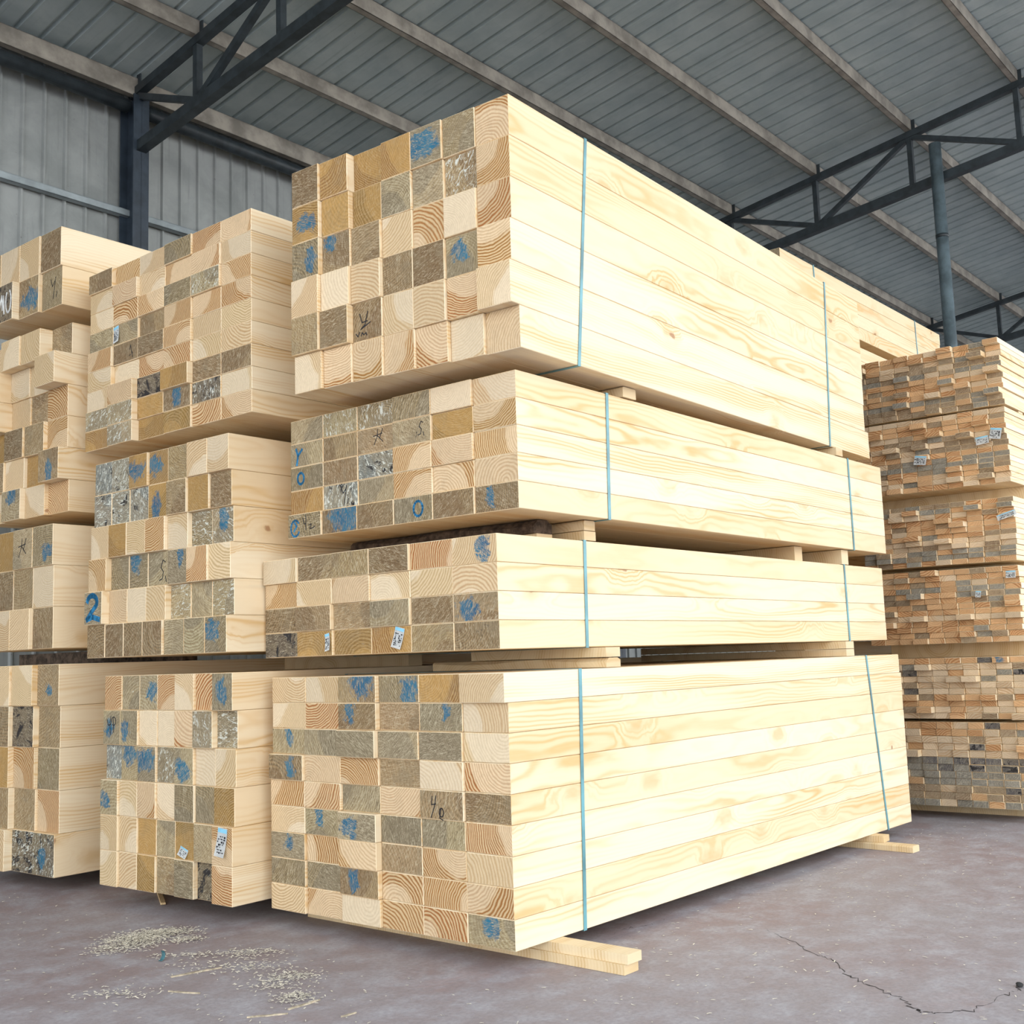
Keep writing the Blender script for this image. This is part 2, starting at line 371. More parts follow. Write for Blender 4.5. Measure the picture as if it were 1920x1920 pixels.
# handwriting: (bundle,row,col) -> [(glyph, right offset, up offset, size, stroke, material)]
INKS = {
 ('a4', 5, 3): [('Yn', -.02, -.015, .11, .0045, 'ink')],
 ('a3', 2, 3): [('da', .02, .005, .075, .0035, 'ink')],
 ('a3', 2, 4): [('S', .05, 0, .07, .0035, 'ink')],
 ('a3', 4, 2): [('V', .02, 0, .085, .0045, 'ink')],
 ('a3', 5, 1): [('8b', -.06, -.01, .085, .009, 'paintblue'), ('Y2', .03, .005, .09, .004, 'ink')],
 ('a3', 2, 1): [('Yb', -.05, -.01, .08, .012, 'paintblue')],
 ('a3', 3, 1): [('0b', -.04, 0, .07, .011, 'paintblue')],
 ('a3', 5, 4): [('0b', .03, 0, .085, .010, 'paintblue')],
 ('a1', 5, 5): [('40', -.02, -.012, .095, .004, 'ink')],
 ('b3', 5, 2): [('tri', .03, -.01, .08, .004, 'ink')],
 ('b1', 2, 1): [('Yp', .0, .01, .11, .0045, 'ink')],
 ('b2', 4, 4): [('S', .03, -.02, .12, .0045, 'ink')],
 ('b2', 5, 1): [('2', .0, .0, .135, .026, 'paintblue')],
 ('c2', 1, 3): [('da', .0, .0, .11, .005, 'ink')],
 ('c4', 2, 4): [('V', .01, .0, .12, .0045, 'ink')],
 ('c4', 2, 2): [('70', .02, .0, .17, .012, 'chalk')],
}
TAGS = {
 ('a2', 4, 4): [(.055, .048, .055, .085, .25, .10)],
 ('a2', 4, 2): [(.085, .040, .030, .075, -.2, .14)],
 ('b3', 4, 2): [(-.085, .045, .05, .09, -.15, .12)],
 ('b1', 5, 7): [(.01, .078, .065, .12, .1, .15)],
 ('b1', 5, 5): [(.0, -.03, .06, .04, .3, .12)],
}
A = 'front stack '
bundle('a1', -.0359, 4.2195, .7061, .070, 1.0472, 1.3694, 3.58, [
 'p0 p0 nb2 gb0 t0 p2', 'p0 r0 nb2 n0 gb0 p0', 'gb0 g1 g3 g1 g1 p0', 'nb2 r1 r1 n0 p1 r0', 'r1 r1 g0 r0 n1 n0',
 'p1 gb1 gb3 g0 g0 r0', 'gb1 r0 r3 n0 r0 p0', 'g1 g0 nb2 r0 r0 r0', 'p1 r0 p1 r0 r0 gb0'],
 "front stack's lowest bundle", 'timbers in the lowest bundle of the front stack')
bundle('a2', -.0592, 4.298, .7030, 1.1331, 1.5677, 1.40, 3.56, [
 'p1 n0 n1 n1 r0 pb0', 'r0 p1 r1 p0 p0 p0', 'n0 n2 n0 g1 n0 nb0', 'k0 tl1 t0 tl0 n0 n0'],
 "front stack's second bundle up", 'timbers in the second bundle up of the front stack')
bundle('a3', .0299, 4.2851, .687, 1.656, 2.1908, 1.3203, 3.55, [
 'g0 gw0 gw0 g1 p1 p0', 'gb0 n0 n0 g1 t0 r0', 'gb0 n0 w0 r1 r1 r0', 't0 w0 g0 r1 r0 r0', 'g2 nb1 n1 gb1 n1 nb0'],
 "front stack's third bundle up", 'timbers in the third bundle up of the front stack')
bundle('a4', .0359, 4.1364, .6509, 2.2414, 3.2266, 1.157, 3.56, [
 'n5 t4 t0 t1 gb1 g0 r0', 'tb5 t3 t1 g1 g0 nw-1 r0', 'gb5 nb3 n2 p1 r0 p1 r0', 'p6 p4 p3 n1 n1 gb0 r1',
 'n6 n5 n2 p1 p1 r0 p2', 'p4 r3 r2 r1 r0 p-2 r-3'],
 "front stack's top bundle", 'timbers in the top bundle of the front stack')
bundle('b1', -1.2201, 5.0435, .6716, .0919, 1.0759, 1.0104, 3.6, [
 'r0 g0 gb0 r0 p1 r0 gb2', 'gb1 gb1 p0 p0 r1 gw2 gw-1', 'w-1 gb0 gb1 gw0 gb1 p0 p0', 'gb2 p1 r1 p0 g1 g0 t1',
 'p2 p1 t0 g0 tl0 g1 rl2', 'p2 p1 t1 n0 g1 k-1 r2'],
 "middle stack's lowest bundle", 'timbers in the lowest bundle of the middle stack')
bundle('b2', -1.2513, 5.0726, .685, 1.1642, 2.141, 1.1109, 3.6, [
 'w0 w0 tb1 tb0 n0 p1 p1', 'w0 w0 w0 tb0 n1 t0 n-1', 'p2 t2 p2 r2 p0 gw-2 gwb-2', 'r3 g0 gb0 g0 gb0 r1 p0',
 'gb5 r1 p1 p1 gw-2 g-2 gw-2', 'n3 n3 n3 n3 g2 g2 gb2'],
 "middle stack's second bundle up", 'timbers in the second bundle of the middle stack')
bundle('b3', -1.1438, 5.0282, .6979, 2.2247, 3.173, 1.3606, 3.6, [
 'n2 r0 p0 g1 r0 r0', 'p1 r2 p0 r0 r1 p0', 'p1 r1 r1 g1 gw1 r0', 'g1 gl1 n0 r1 r0 r0', 'r2 n1 n1 r1 p0 p0',
 'p2 p0 r0 r1 p0 p0', 'p2 r4 k1 t3 n0 n0', 'gw3 gw4 t1 nb1 kw0 p0', 't3 gw4 t0 t1 r0 r0'],
 "middle stack's top bundle", 'timbers in the top bundle of the middle stack')
bundle('c1', -2.332, 5.9147, .6783, .0845, 1.1437, .85, 3.6, [
 'p2 p4 p3 nb0', 'n1 n4 k2 n-1', 'g0 tb4 r1 g-1', 'n2 n3 n0 r-1', 't0 p5 kw1 kwb1'],
 "left edge stack's lowest bundle", 'timbers in the lowest bundle at the left edge')
bundle('c2', -2.3559, 5.8829, .7045, 1.2232, 1.863, .85, 3.6, [
 'p0 t0 g1 gb1', 'n0 n0 n0 p0', 'n0 p2 p2 n0'],
 "left edge stack's second bundle", 'timbers in the second bundle at the left edge')
bundle('c3', -2.3072, 5.9552, .7034, 1.9331, 2.9506, .85, 3.6, [
 'p2 p8 p7 n0', 'kb9 p2 p1 p10', 'r9 p1 n0 r2', 't3 n5 n4 r2', 'nb5 p4 t2 nb7', 'p3 gb6 p3 r1'],
 "left edge stack's third bundle", 'timbers in the third bundle at the left edge')
bundle('c4', -2.3549, 5.90, .6921, 3.037, 3.4654, .85, 3.6, [
 'n1 p1 p1 n0', 'g5 k5 nb1 g-1'],
 "left edge stack's top bundle", 'timbers in the top bundle at the left edge')
# the stack behind the front one
d0 = site(7.45, 3.56)
for key, zb, zt, nr, cols, wd in (('d1', .08, 1.14, 10, 1, 'lowest'), ('d2', 1.22, 2.28, 10, 1, 'second'), ('d3', 2.36, 3.49, 10, 2, 'third'), ('d4', 3.555, 3.975, 4, 3, 'top')):
    rows = [' '.join(R.choice(('p', 'g', 'n', 'r'))+str(R.randint(0, 1)) for _ in range(cols)) for _ in range(nr)]
    bundle(key, d0.x, d0.y, YAW, zb, zt, .228*cols, 3.25, rows, f"rear stack's {wd} bundle", f'timbers in the {wd} bundle of the rear stack')

# ------------------------------------------------------------------ straps
def strap(key, xt, xb, where, words):
    F, W, L, zb, zt = BUNDLES[key]; w = .019; e = .0016; th = .0012
    def ring(o):
        pts = []
        n = 8
        for k in range(n+1): pts.append((xt+(xb-xt)*k/n, -e-o, zt+e+o+(zb-zt-2*e-2*o)*k/n))
        pts += [(xb, W+e+o, zb-e-o), (xt, W+e+o, zt+e+o)]
        return pts
    bm = bmesh.new(); P = ring(0); Q = ring(th); n = len(P)
    V = [[bm.verts.new((p[0]+s*w/2, p[1], p[2])) for p in S] for S in (P, Q) for s in (-1, 1)]
    for a, b in ((0, 1), (1, 3), (3, 2), (2, 0)):
        for k in range(n): bm.faces.new((V[a][k], V[b][k], V[b][(k+1) % n], V[a][(k+1) % n]))
    o = link('plastic_strap', bm, M['strap'], None, F.copy())
    tag(o, f'teal plastic strap around the {where} end of the {words}', 'strap', 'plastic straps around the bundles')
for k, nt, nb_, ft, fb, wd in (('a1', .433, .402, 3.10, 3.24, "front stack's lowest bundle"), ('a2', .545, .535, 3.02, 3.03, "front stack's second bundle up"),
                         ('a3', .606, .587, 3.06, 3.065, "front stack's third bundle up"), ('a4', .525, .41, 3.038, 2.96, "front stack's top bundle")):
    strap(k, nt, nb_, 'near', wd); strap(k, ft, fb, 'far', wd)
strap('d4', .55, .57, 'near', "rear stack's top bundle"); strap('d4', 2.62, 2.64, 'far', "rear stack's top bundle")

# ------------------------------------------------------------------ bearers
def bearer(key, x, w, z0, z1, y0, y1, label, rot=0.0, wane=0.0, mat='bearer', name='timber_bearer', group='bearers between and under the bundles'):
    F = BUNDLES[key][0]
    bm = bmesh.new(); n = 8; L = y1-y0; prev = None
    rr = random.Random(int(x*1000+z0*333+7)); h = z1-z0
    for k in range(n+1):
        s = k/n; q = wane*(.5+.5*math.sin(s*9+rr.random()*2))
        ring = [(-w/2, 0), (w/2, 0), (w/2, h-(.35*q)*h), (w/2-q*w*.3, h), (-w/2+q*w*.3, h), (-w/2, h-(.5*q+.04)*h)]
        cur = [bm.verts.new((a, -L/2+s*L, b)) for a, b in ring]
        if prev:
            for i in range(6): bm.faces.new((prev[i], prev[(i+1) % 6], cur[(i+1) % 6], cur[i]))
        else: bm.faces.new(cur)
        prev = cur
    bm.faces.new(prev[::-1])
    bmesh.ops.bevel(bm, geom=[e for e in bm.edges if len(e.link_faces) == 2 and e.calc_face_angle(0) > .6], offset=min(.004, h*.15), segments=2, affect='EDGES')
    o = link(name, bm, M[mat], None, F @ Matrix.Translation((x, (y0+y1)/2, z0)) @ Matrix.Rotation(rot, 4, 'Z'))
    return tag(o, label, 'bearer', group)
G = .0004
bearer('a1', .230, .085, .036, .070-G, -.345, 1.36, 'upper board of the pale bearer sticking out under the front corner')
bearer('a1', .222, .085, .001, .0355, -.335, 1.36, 'lower board of the pale bearer sticking out under the front corner')
bearer('a1', 3.02, .085, .036, .070-G, -.07, 1.36, "short upper bearer under the front stack's far end", .03)
bearer('a1', 3.03, .080, .001, .0355, -.25, 1.34, "long flat lower bearer under the front stack's far end", -.04, .3)
GS = .0031
zt = [1.0472, 1.1331]; zm = 1.091
bearer('a1', .66, .098, zm, zt[1]-GS, 0, .74, "upper near bearer above the front stack's lowest bundle")
bearer('a1', .66, .098, zt[0]+GS, zm-GS, 0, .98, "wavy edged lower near bearer above the front stack's lowest bundle", 0, .8)
bearer('a1', 2.90, .10, zm, zt[1]-GS, .0, 1.36, "upper far bearer above the front stack's lowest bundle")
bearer('a1', 2.90, .10, zt[0]+GS, zm-GS, .0, 1.36, "lower far bearer above the front stack's lowest bundle")
zt = [1.5677, 1.656]; zm = 1.612
bearer('a2', .585, .075, zm, zt[1]-GS, .0, 1.3, "round edged upper near bearer above the front stack's second bundle", 0, .4)
bearer('a2', .585, .08, zt[0]+GS, zm-GS, .0, 1.3, "flat lower near bearer above the front stack's second bundle")
bearer('a2', .40, .12, zt[0]+.03, zt[1]-GS, .10, 1.2, "dark bark edged board beside the round edged near bearer", 0, .9, 'bark')
bearer('a2', .41, .10, zt[0]+GS, zt[0]+.029, .10, 1.2, "thin pale board under the dark bark edged board")
bearer('a2', 3.04, .088, zt[0]+GS, zt[1]-GS, .0, 1.3, "square far bearer above the front stack's second bundle")
bearer('a2', 2.56, .09, zt[0]+GS, zt[1]-GS, .05, 1.3, "orange inset bearer left of the far bearer, second gap up")
zt = [2.1908, 2.2414]
bearer('a3', .765, .10, zt[0]+GS, zt[1]-GS, -.01, 1.2, "chipped near bearer below the front stack's top bundle", 0, .3)
bearer('a3', 2.94, .088, zt[0]+GS, zt[1]-GS, -.005, 1.2, "far bearer below the front stack's top bundle")
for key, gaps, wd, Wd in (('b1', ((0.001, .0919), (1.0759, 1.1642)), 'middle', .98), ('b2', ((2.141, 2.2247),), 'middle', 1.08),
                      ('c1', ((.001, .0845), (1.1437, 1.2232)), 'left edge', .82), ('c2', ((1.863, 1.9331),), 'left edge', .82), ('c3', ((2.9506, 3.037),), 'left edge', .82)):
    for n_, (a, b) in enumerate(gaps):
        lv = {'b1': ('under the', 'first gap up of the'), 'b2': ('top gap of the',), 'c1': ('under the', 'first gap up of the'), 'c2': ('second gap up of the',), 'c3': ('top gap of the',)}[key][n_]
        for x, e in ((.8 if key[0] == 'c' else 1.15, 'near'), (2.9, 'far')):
            bearer(key, x, .10, a+G, b-G, .02, Wd+(1.0 if key[0] == 'c' else 0), f'shadowed {e} bearer, {lv} {wd} stack', mat='bark' if key[0] == 'c' and e == 'near' else 'bearer')  # left edge near bearers: overlong and dark brown, gap shade put into their colour
for key, (a, b), lv in (('d1', (.001, .08), 'under the'), ('d2', (1.14, 1.22), 'first gap up of the'), ('d3', (2.28, 2.36), 'second gap up of the'), ('d4', (3.49, 3.555), 'top gap of the')):
    for x, e in ((.8, 'near'), (2.4, 'far')): bearer(key, x, .1, a+G, b-G, .0, .225, f'{e} bearer, {lv} rear stack')

# ------------------------------------------------------------------ batten stack on the right
BC = {'o': ((.64, .40, .21), (.36, .15, .05), .9, .15, 0, 0, 'orange'), 'l': ((.66, .52, .36), (.45, .27, .13), .7, .10, 0, 0, 'pale'),
      'q': ((.34, .25, .16), (.18, .10, .05), .6, .7, 0, .1, 'brown'), 'h': ((.28, .26, .22), (.15, .13, .10), .5, .8, .3, .2, 'grey'),
      'd': ((.13, .12, .12), (.06, .06, .06), .3, .7, .3, .5, 'dark')}
SB = [(2.585, 3.01, 12, 'top', 'oolqhoolohqqh'), (2.09, 2.572, 14, 'fifth', 'loooqqqohhholo'), (1.60, 2.00, 12, 'fourth', 'qhloooollhhol'),
      (1.10, 1.57, 13, 'third', 'ooohhooolooooo'), (.625, 1.01, 10, 'second', 'ollllloolloo'), (.08, .605, 12, 'lowest', 'oollldhhhqqh')]
NC = 10; BW = .0985; A0 = 7.48; L0 = 2.115; BL = 3.4
cell = []
FORCED = {(1, 4, 0), (1, 7, 5), (1, 5, 1), (2, 3, 0), (3, 1, 0), (3, 4, 2), (4, 0, 1)}
CAMZ = 1.1
for bi, (z0, z1, nr, wd, pat) in enumerate(SB):
    bh = (z1-z0)/nr
    for i in range(nr):
        shift = R.choice((0, 0, 0, .012, .02))
        for k in range(NC):       # k counted from the right
            rowc = pat[i % len(pat)]
            c = rowc if R.random() < .62 else R.choice('oollqhqd' if bi > 3 else 'oolqhqo')
            if bi == 5 and i in (5, 6): c = R.choice('ddh')
            pr_ = R.uniform(-.012, .012)+(R.uniform(.02, .07) if R.random() < .10 else 0)
            if (bi, i, k) in FORCED: pr_ = .022
            elif any((bi, i-q, k+w_) in FORCED for q in (0, 1, 2, 3) for w_ in (-1, 0, 1)): pr_ = -.01
            cell.append(dict(b=bi, r=i, k=k, z=z1-(i+.5)*bh, l=L0+(k+.5)*BW+shift*.6, h=bh*R.uniform(.93, .985), w=BW-.004, c=c, p=pr_, wd=wd))
bm_cache = {}
cell.sort(key=lambda d: (((d['b'], d['r'], d['k']) not in FORCED), d['k'], d['r']))
solo, rest = cell[:300], cell[300:]
BTAG = {(1, 4, 0): (.0, .02, .07, .07), (1, 7, 5): (.0, .01, .08, .06), (1, 5, 1): (.0, .012, .08, .05), (2, 3, 0): (-.0, .015, .12, .035), (3, 1, 0): (-.0, .02, .06, .045), (3, 4, 2): (.0, .015, .035, .04)}
KW = ['rightmost', 'second from right', 'third from right', 'fourth from right', 'fifth from right', 'sixth from right', 'seventh from right']
RN = NUM + ['eleventh', 'twelfth', 'thirteenth', 'fourteenth']
SF = frame(*site(A0, 0)[:2], YAW, 0)
for d in solo:
    key = (d['b'],)
    if key not in bm_cache:
        z0, z1, nr = SB[d['b']][:3]; bm_cache[key] = beam_mesh('batten', BL, BW-.004, (z1-z0)/nr*.955, .0015)
    o = bpy.data.objects.new('timber_batten', bm_cache[key]); COL.objects.link(o)
    o.matrix_world = SF @ Matrix.Translation((-d['p'], d['l'], d['z']))
    lk = BC[d['c']]; f = R.uniform(.85, 1.12)
    o['tone'] = [v*f for v in lk[0]]; o['ringcol'] = list(lk[1])
    o['ring'] = [R.uniform(-.08, .08), R.choice((-1, 1))*R.uniform(.03, .15), lk[2]]
    o['wear'] = [lk[3], lk[4], lk[5]]; o['paint'] = [0.0, 0.0, .03] if (d['b'], d['r'], d['k']) == (4, 0, 1) else [0.0, 0.0, 0.0]
    o['patch'] = [(a*1.6+b*.4)/2*f for a, b in zip(lk[0], lk[1])]
    tg = BTAG.get((d['b'], d['r'], d['k']))
    ex = ' with paper tag' if tg else ''
    tag(o, f"{lk[6]} batten{ex}, row {RN[d['r']]} down, {KW[d['k']]}, right stack's {d['wd']} bundle", 'batten', f"battens in the {d['wd']} bundle of the right stack")
    if tg: paper(o, tg[0], tg[1], tg[2], tg[3], R.uniform(-.3, .3), .08)
# remaining battens as one body with their own colours
bm = bmesh.new(); lay = {n: bm.verts.layers.float_color.new(n) for n in ('tone', 'ringcol', 'ring', 'wear', 'patch')}
for d in rest:
    lk = BC[d['c']]; f = R.uniform(.85, 1.12)
    rg = (R.uniform(-.08, .08)+d['l'], R.choice((-1, 1))*R.uniform(.03, .15)+d['z'], lk[2], 1)
    fs = box(bm, -d['p'], BL-d['p'], d['l']-d['w']/2, d['l']+d['w']/2, d['z']-d['h']/2, d['z']+d['h']/2)
    for q, fc in enumerate(fs): fc.material_index = 0 if q in (3, 5) else 1
    for v in {v for fc in fs for v in fc.verts}:
        v[lay['tone']] = (*[x*f for x in lk[0]], 1); v[lay['ringcol']] = (*lk[1], 1); v[lay['patch']] = (*[(a*1.6+b*.4)/2*f for a, b in zip(lk[0], lk[1])], 1); v[lay['ring']] = rg; v[lay['wear']] = (lk[3], lk[4], lk[5], 1)
def end_geo(name):
    m = M['end'].copy(); m.name = name
    for n in m.node_tree.nodes:
        if n.type == 'ATTRIBUTE': n.attribute_type = 'GEOMETRY'
    return m
M['end_geo'] = end_geo('sawn_batten_ends')
o = link('timber_battens', bm, [M['end_geo'], M['side']], None, SF.copy())
tag(o, 'left part of the batten stack on the right, partly behind the front stack', 'battens', 'battens of the right stack', 'stuff')
BUNDLES['s'] = (SF, 0, 0, 0, 0)
for z0, z1, wd in ((.001, .08, 'under the right stack'), (.605, .625, 'above the right stack\'s lowest bundle'), (1.01, 1.10, "above the right stack's second bundle"),
                   (1.57, 1.60, "above the right stack's third bundle"), (2.00, 2.09, "above the right stack's fourth bundle"), (2.572, 2.585, "above the right stack's fifth bundle")):
    for x, e in ((.35, 'near'), (2.8, 'far')):
        bearer('s', x, .09, z0+G, z1-G, L0+.01, L0+.97, f'thin {e} board {wd}')

# ------------------------------------------------------------------ shed
EZ = 5.78; SL = .15
def rz(l): return EZ+SL*(8-l)
bm = bmesh.new(); box(bm, -30, 45, -40, 20, -.2, 0)
FLOOR = o = link('floor', bm, M['floor'], None, SITE.copy()); tag(o, kind='structure')
# left wall: sheet with standing ribs
def ribbed(bm, s0, s1, pitch, f, top, flip=False, ribw=.03, ribh=.03):
    """f(s, depth, t) -> point; s along, t 0..1 up the sheet"""
    s = s0; prof = []
    while s < s1:
        prof += [(s, 0), (s+pitch-2*ribw, 0), (s+pitch-1.6*ribw, ribh), (s+pitch-.9*ribw, ribh), (s+pitch-.5*ribw, 0)]
        s += pitch
    prev = None
    for a, dpt in prof:
        cur = [bm.verts.new(f(a, dpt, tt)) for tt in (0, 1)]
        if prev: bm.faces.new((prev[0], cur[0], cur[1], prev[1]))
        prev = cur
bm = bmesh.new(); ribbed(bm, -2, 24.6, .175, lambda a, d, t_: (a, 8.08-d, t_*(rz(8.08)+.12)), 0, ribh=.022, ribw=.022)
o = link('wall_left', bm, M['wall'], None, SITE.copy()); tag(o, kind='structure')
bm = bmesh.new(); ribbed(bm, .5, 8.2, .2, lambda l, d, t_: (24.5-d, l, t_*(rz(l)+.1)), 0)
o = link('wall_back', bm, M['wall'], None, SITE.copy()); tag(o, kind='structure')
RH = .125
bm = bmesh.new(); ribbed(bm, -3, 25, .2, lambda a, d, t_: (a, -1.2+t_*9.5, rz(-1.2+t_*9.5)+RH+.01+d), 0, ribh=.03, ribw=.03)
o = link('ceiling', bm, M['roof'], None, SITE.copy()); tag(o, kind='structure')
# purlins: C-channels with the web towards the open side
PL = [7.92, 7.08, 6.08, 5.03, 3.97, 2.90, 1.85, .8, -.25, -1.15]
PW = ['eave purlin along the left wall top', 'second purlin out from the left wall', 'third purlin out from the left wall', 'fourth purlin out from the left wall',
      'fifth purlin out from the left wall', 'sixth purlin out, crossing the upper right corner', 'seventh purlin out from the left wall', 'eighth purlin out from the left wall', 'ninth purlin out', 'tenth purlin out']
for l, wd in zip(PL, PW):
    bm = bmesh.new(); h = RH+(.03 if l > 7.5 else 0); z = rz(l)-(h-RH)-(.04 if l > 7.5 else 0); w = .06
    box(bm, -3, 25, l-w/2, l-w/2+.004, z, z+h)
    box(bm, -3, 25, l-w/2, l+w/2, z, z+.004)
    box(bm, -3, 25, l-w/2, l+w/2, z+h-.004, z+h)
    box(bm, -3, 25, l+w/2-.004, l+w/2, z, z+.02)
    o = link('roof_purlin', bm, M['purlin'], None, SITE.copy()); tag(o, 'brownish steel '+wd, 'purlin', 'steel roof purlins')
# trusses
def bz(l): return 5.27+.125*(7.9-l)
TR = [(-1.4, 'nearest the camera, out of view'), (4.97, 'on the column at upper left'), (11.5, 'above the far end of the front stack'), (17.85, 'furthest back, behind the grey pipe post')]
for ti, (a, wd) in enumerate(TR):
    e = empty('roof_truss', SITE @ Matrix.Translation((a, 8, EZ)))
    inv = Matrix.Translation((-a, -8, -EZ))
    def part(name, segs, w, h, mat='steel_dark'):
        bm = bmesh.new()
        for p, q in segs: bar(bm, p, q, w, h)
        bmesh.ops.transform(bm, matrix=inv, verts=bm.verts)
        return link(name, bm, M[mat], e)
    tz = lambda l: rz(l)-.035
    part('top_chord', [((a, 7.98, tz(7.98)), (a, -1.2, tz(-1.2)))], .07, .065)
    part('bottom_chord', [((a, 7.86, bz(7.86)), (a, -1.2, bz(-1.2)))], .085, .085)
    nodes = PL
    for k in range(1, len(nodes)): part('vertical_web', [((a, nodes[k], bz(nodes[k])), (a, nodes[k], tz(nodes[k])))], .05, .055)
    for k in range(len(nodes)-1):
        p, q = nodes[k], nodes[k+1]
        if k % 2 == 0: s = ((a, p, tz(p)-.02), (a, q, bz(q)+.03))
        else: s = ((a, p, bz(p)+.02), (a, q, tz(q)-.02))
        part('diagonal_web', [s], .05, .05)
    for l in nodes[:-1]: part('purlin_cleat', [((a, l-.04, rz(l)-.02), (a, l-.04, rz(l)+RH*.95))], .05, .012)
    tag(e, 'dark steel roof truss '+wd, 'roof truss', 'steel roof trusses')
    # wall column
    bm = bmesh.new(); w, dd = .14, .20
    box(bm, a-w/2, a+w/2, 8.04-dd, 8.04-dd+.012, 0, EZ-.07); box(bm, a-w/2, a+w/2, 8.028, 8.04, 0, EZ-.07); box(bm, a-.006, a+.006, 8.04-dd, 8.04, 0, EZ-.07)
    o = link('steel_column', bm, M['steel_blue'], None, SITE.copy())
    tag(o, 'dark blue steel wall column ' + ['out of view near the camera', 'at upper left behind the left stacks', 'hidden behind the front stack', 'furthest back on the left wall'][ti], 'column', 'steel wall columns', 'thing')
# girts on the wall
for z, wd in ((4.78, 'upper'), (3.3, 'middle'), (1.8, 'lower')):
    bm = bmesh.new(); box(bm, -2, 24.4, 7.99, 8.05, z-.0, z+.006); box(bm, -2, 24.4, 7.99, 7.996, z-.05, z+.006); box(bm, -2, 24.4, 7.99, 8.05, z-.05, z-.045)
    o = link('wall_girt', bm, M['girt'], None, SITE.copy()); tag(o, f'{wd} light grey steel rail running along the left wall', 'wall rail', 'steel wall rails')
cols_ = [-2.0]+[a for a, _ in TR[0:]]+[24.4]
for k in range(1, len(cols_)-1):
    bm = bmesh.new(); tube(bm, (cols_[k]+.075, 7.925, 5.625), (cols_[k+1]-.075, 7.925, 5.625), .055)
    o = link('eave_pipe', bm, M['steel_dark'], None, SITE.copy())
    tag(o, 'dark pipe under the eave ' + ['left of the upper left wall column', 'right of the upper left wall column', 'far along the wall, behind the front stack', 'at the far end of the left wall'][k-1], 'pipe', 'pipes under the eave')
# pipe post
e = empty('pipe_post', SITE @ Matrix.Translation((11.38, 3.68, 0)))
bm = bmesh.new(); tube(bm, (0, 0, 0), (0, 0, 6.12), .06, 28); link('post_tube', bm, M['pole'], e)
bm = bmesh.new(); tube(bm, (0, 0, 5.13), (0, 0, 5.165), .063, 28); link('weld_collar', bm, M['steel_dark'], e)
bm = bmesh.new(); box(bm, -.12, .12, -.12, .12, 0, .012); link('base_plate', bm, M['steel_dark'], e)
tag(e, 'grey round pipe post rising to the roof behind the right stack', 'post')

# cracks in the floor
def crack(pts, w0):
    bm = bmesh.new(); rr = random.Random(len(pts)); P = []
    for (x0, y0), (x1, y1) in zip(pts[:-1], pts[1:]):
        for k in range(9):
            s = k/9; P.append((x0+(x1-x0)*s+rr.gauss(0, .006), y0+(y1-y0)*s+rr.gauss(0, .009)))
    pv = None
    for k, (x, y) in enumerate(P):
        w = w0*rr.uniform(.15, 1.0)*math.sin(math.pi*(k+1)/(len(P)+1))**.4
        cur = [bm.verts.new((x-w, y-w, .0007)), bm.verts.new((x+w, y+w, .0007))]
        if pv: bm.faces.new((pv[0], pv[1], cur[1], cur[0]))
        pv = cur
    o = link('floor_crack', bm, M['crack']); o.parent = FLOOR; o.matrix_parent_inverse = FLOOR.matrix_world.inverted()
    o['kind'] = 'structure'
crack([(.955, 4.718), (1.012, 4.513), (1.046, 4.336), (1.083, 4.257), (1.081, 4.051), (1.126, 3.907), (1.174, 3.738), (1.18, 3.641), (1.231, 3.624), (1.353, 3.648), (1.536, 3.812), (1.586, 3.854), (1.75, 4.0)], .0035)
crack([(.30, 4.70), (.42, 4.838), (.50, 4.88), (.601, 4.984)], .0015)
# ------------------------------------------------------------------ floor litter
CAMF, CT, CR = 2159.2, math.radians(7.2098), math.radians(1.8667)
RV = Vector((math.cos(CR), math.sin(CT)*math.sin(CR), -math.cos(CT)*math.sin(CR)))
UV = Vector((math.sin(CR), -math.sin(CT)*math.cos(CR), math.cos(CT)*math.cos(CR)))
FV = Vector((0, math.cos(CT), math.sin(CT)))
def flake(bm, c, L, w, ang, rr, h=.003):
    m = Matrix.Translation(c) @ Matrix.Rotation(ang, 4, 'Z') @ Matrix.Rotation(rr.uniform(-.25, .25), 4, 'Y')
    n = 3; curl = rr.uniform(-.3, .9)*L*.3
    pv = None
    for k in range(n+1):
        s = k/n-.5; z = curl*(.25-s*s)+h*.3
        cur = [bm.verts.new(m @ Vector((s*L, t_*w*(1-abs(s)*.5), z+q))) for t_, q in ((-.5, 0), (.5, 0), (.5, .0007), (-.5, .0007))]
        if pv:
            for i in range(4): bm.faces.new((pv[i], pv[(i+1) % 4], cur[(i+1) % 4], cur[i]))
        pv = cur
rr = random.Random(5)
def litter(name, label, clusters, n_scatter, box_):
    bm = bmesh.new()
    for cx, cy, sx, sy, n, hh in clusters:
        for _ in range(n):
            x, y = rr.gauss(0, 1), rr.gauss(0, 1)
            hz = hh*math.exp(-(x*x+y*y)/1.5)*rr.random()
            flake(bm, Vector((cx+x*sx, cy+y*sy, .004+hz)), rr.uniform(.004, .016), rr.uniform(.002, .006), rr.uniform(0, 3.14), rr)
    for _ in range(n_scatter):
        q = Vector((rr.uniform(*box_[0]), rr.uniform(*box_[1]), .002)); aa, ll = q.dot(GU), q.dot(GV)
        if (aa > 3.0 and ll > 2.68) or (3.35 < aa < 3.6 and ll > 2.3) or (6.1 < aa < 6.4 and ll > 2.4) or aa > 7.4: continue
        flake(bm, q, rr.uniform(.004, .018), rr.uniform(.0015, .005), rr.uniform(0, 3.14), rr)
    o = link(name, bm, M['chip']); return tag(o, label, 'wood shavings', None, 'stuff')
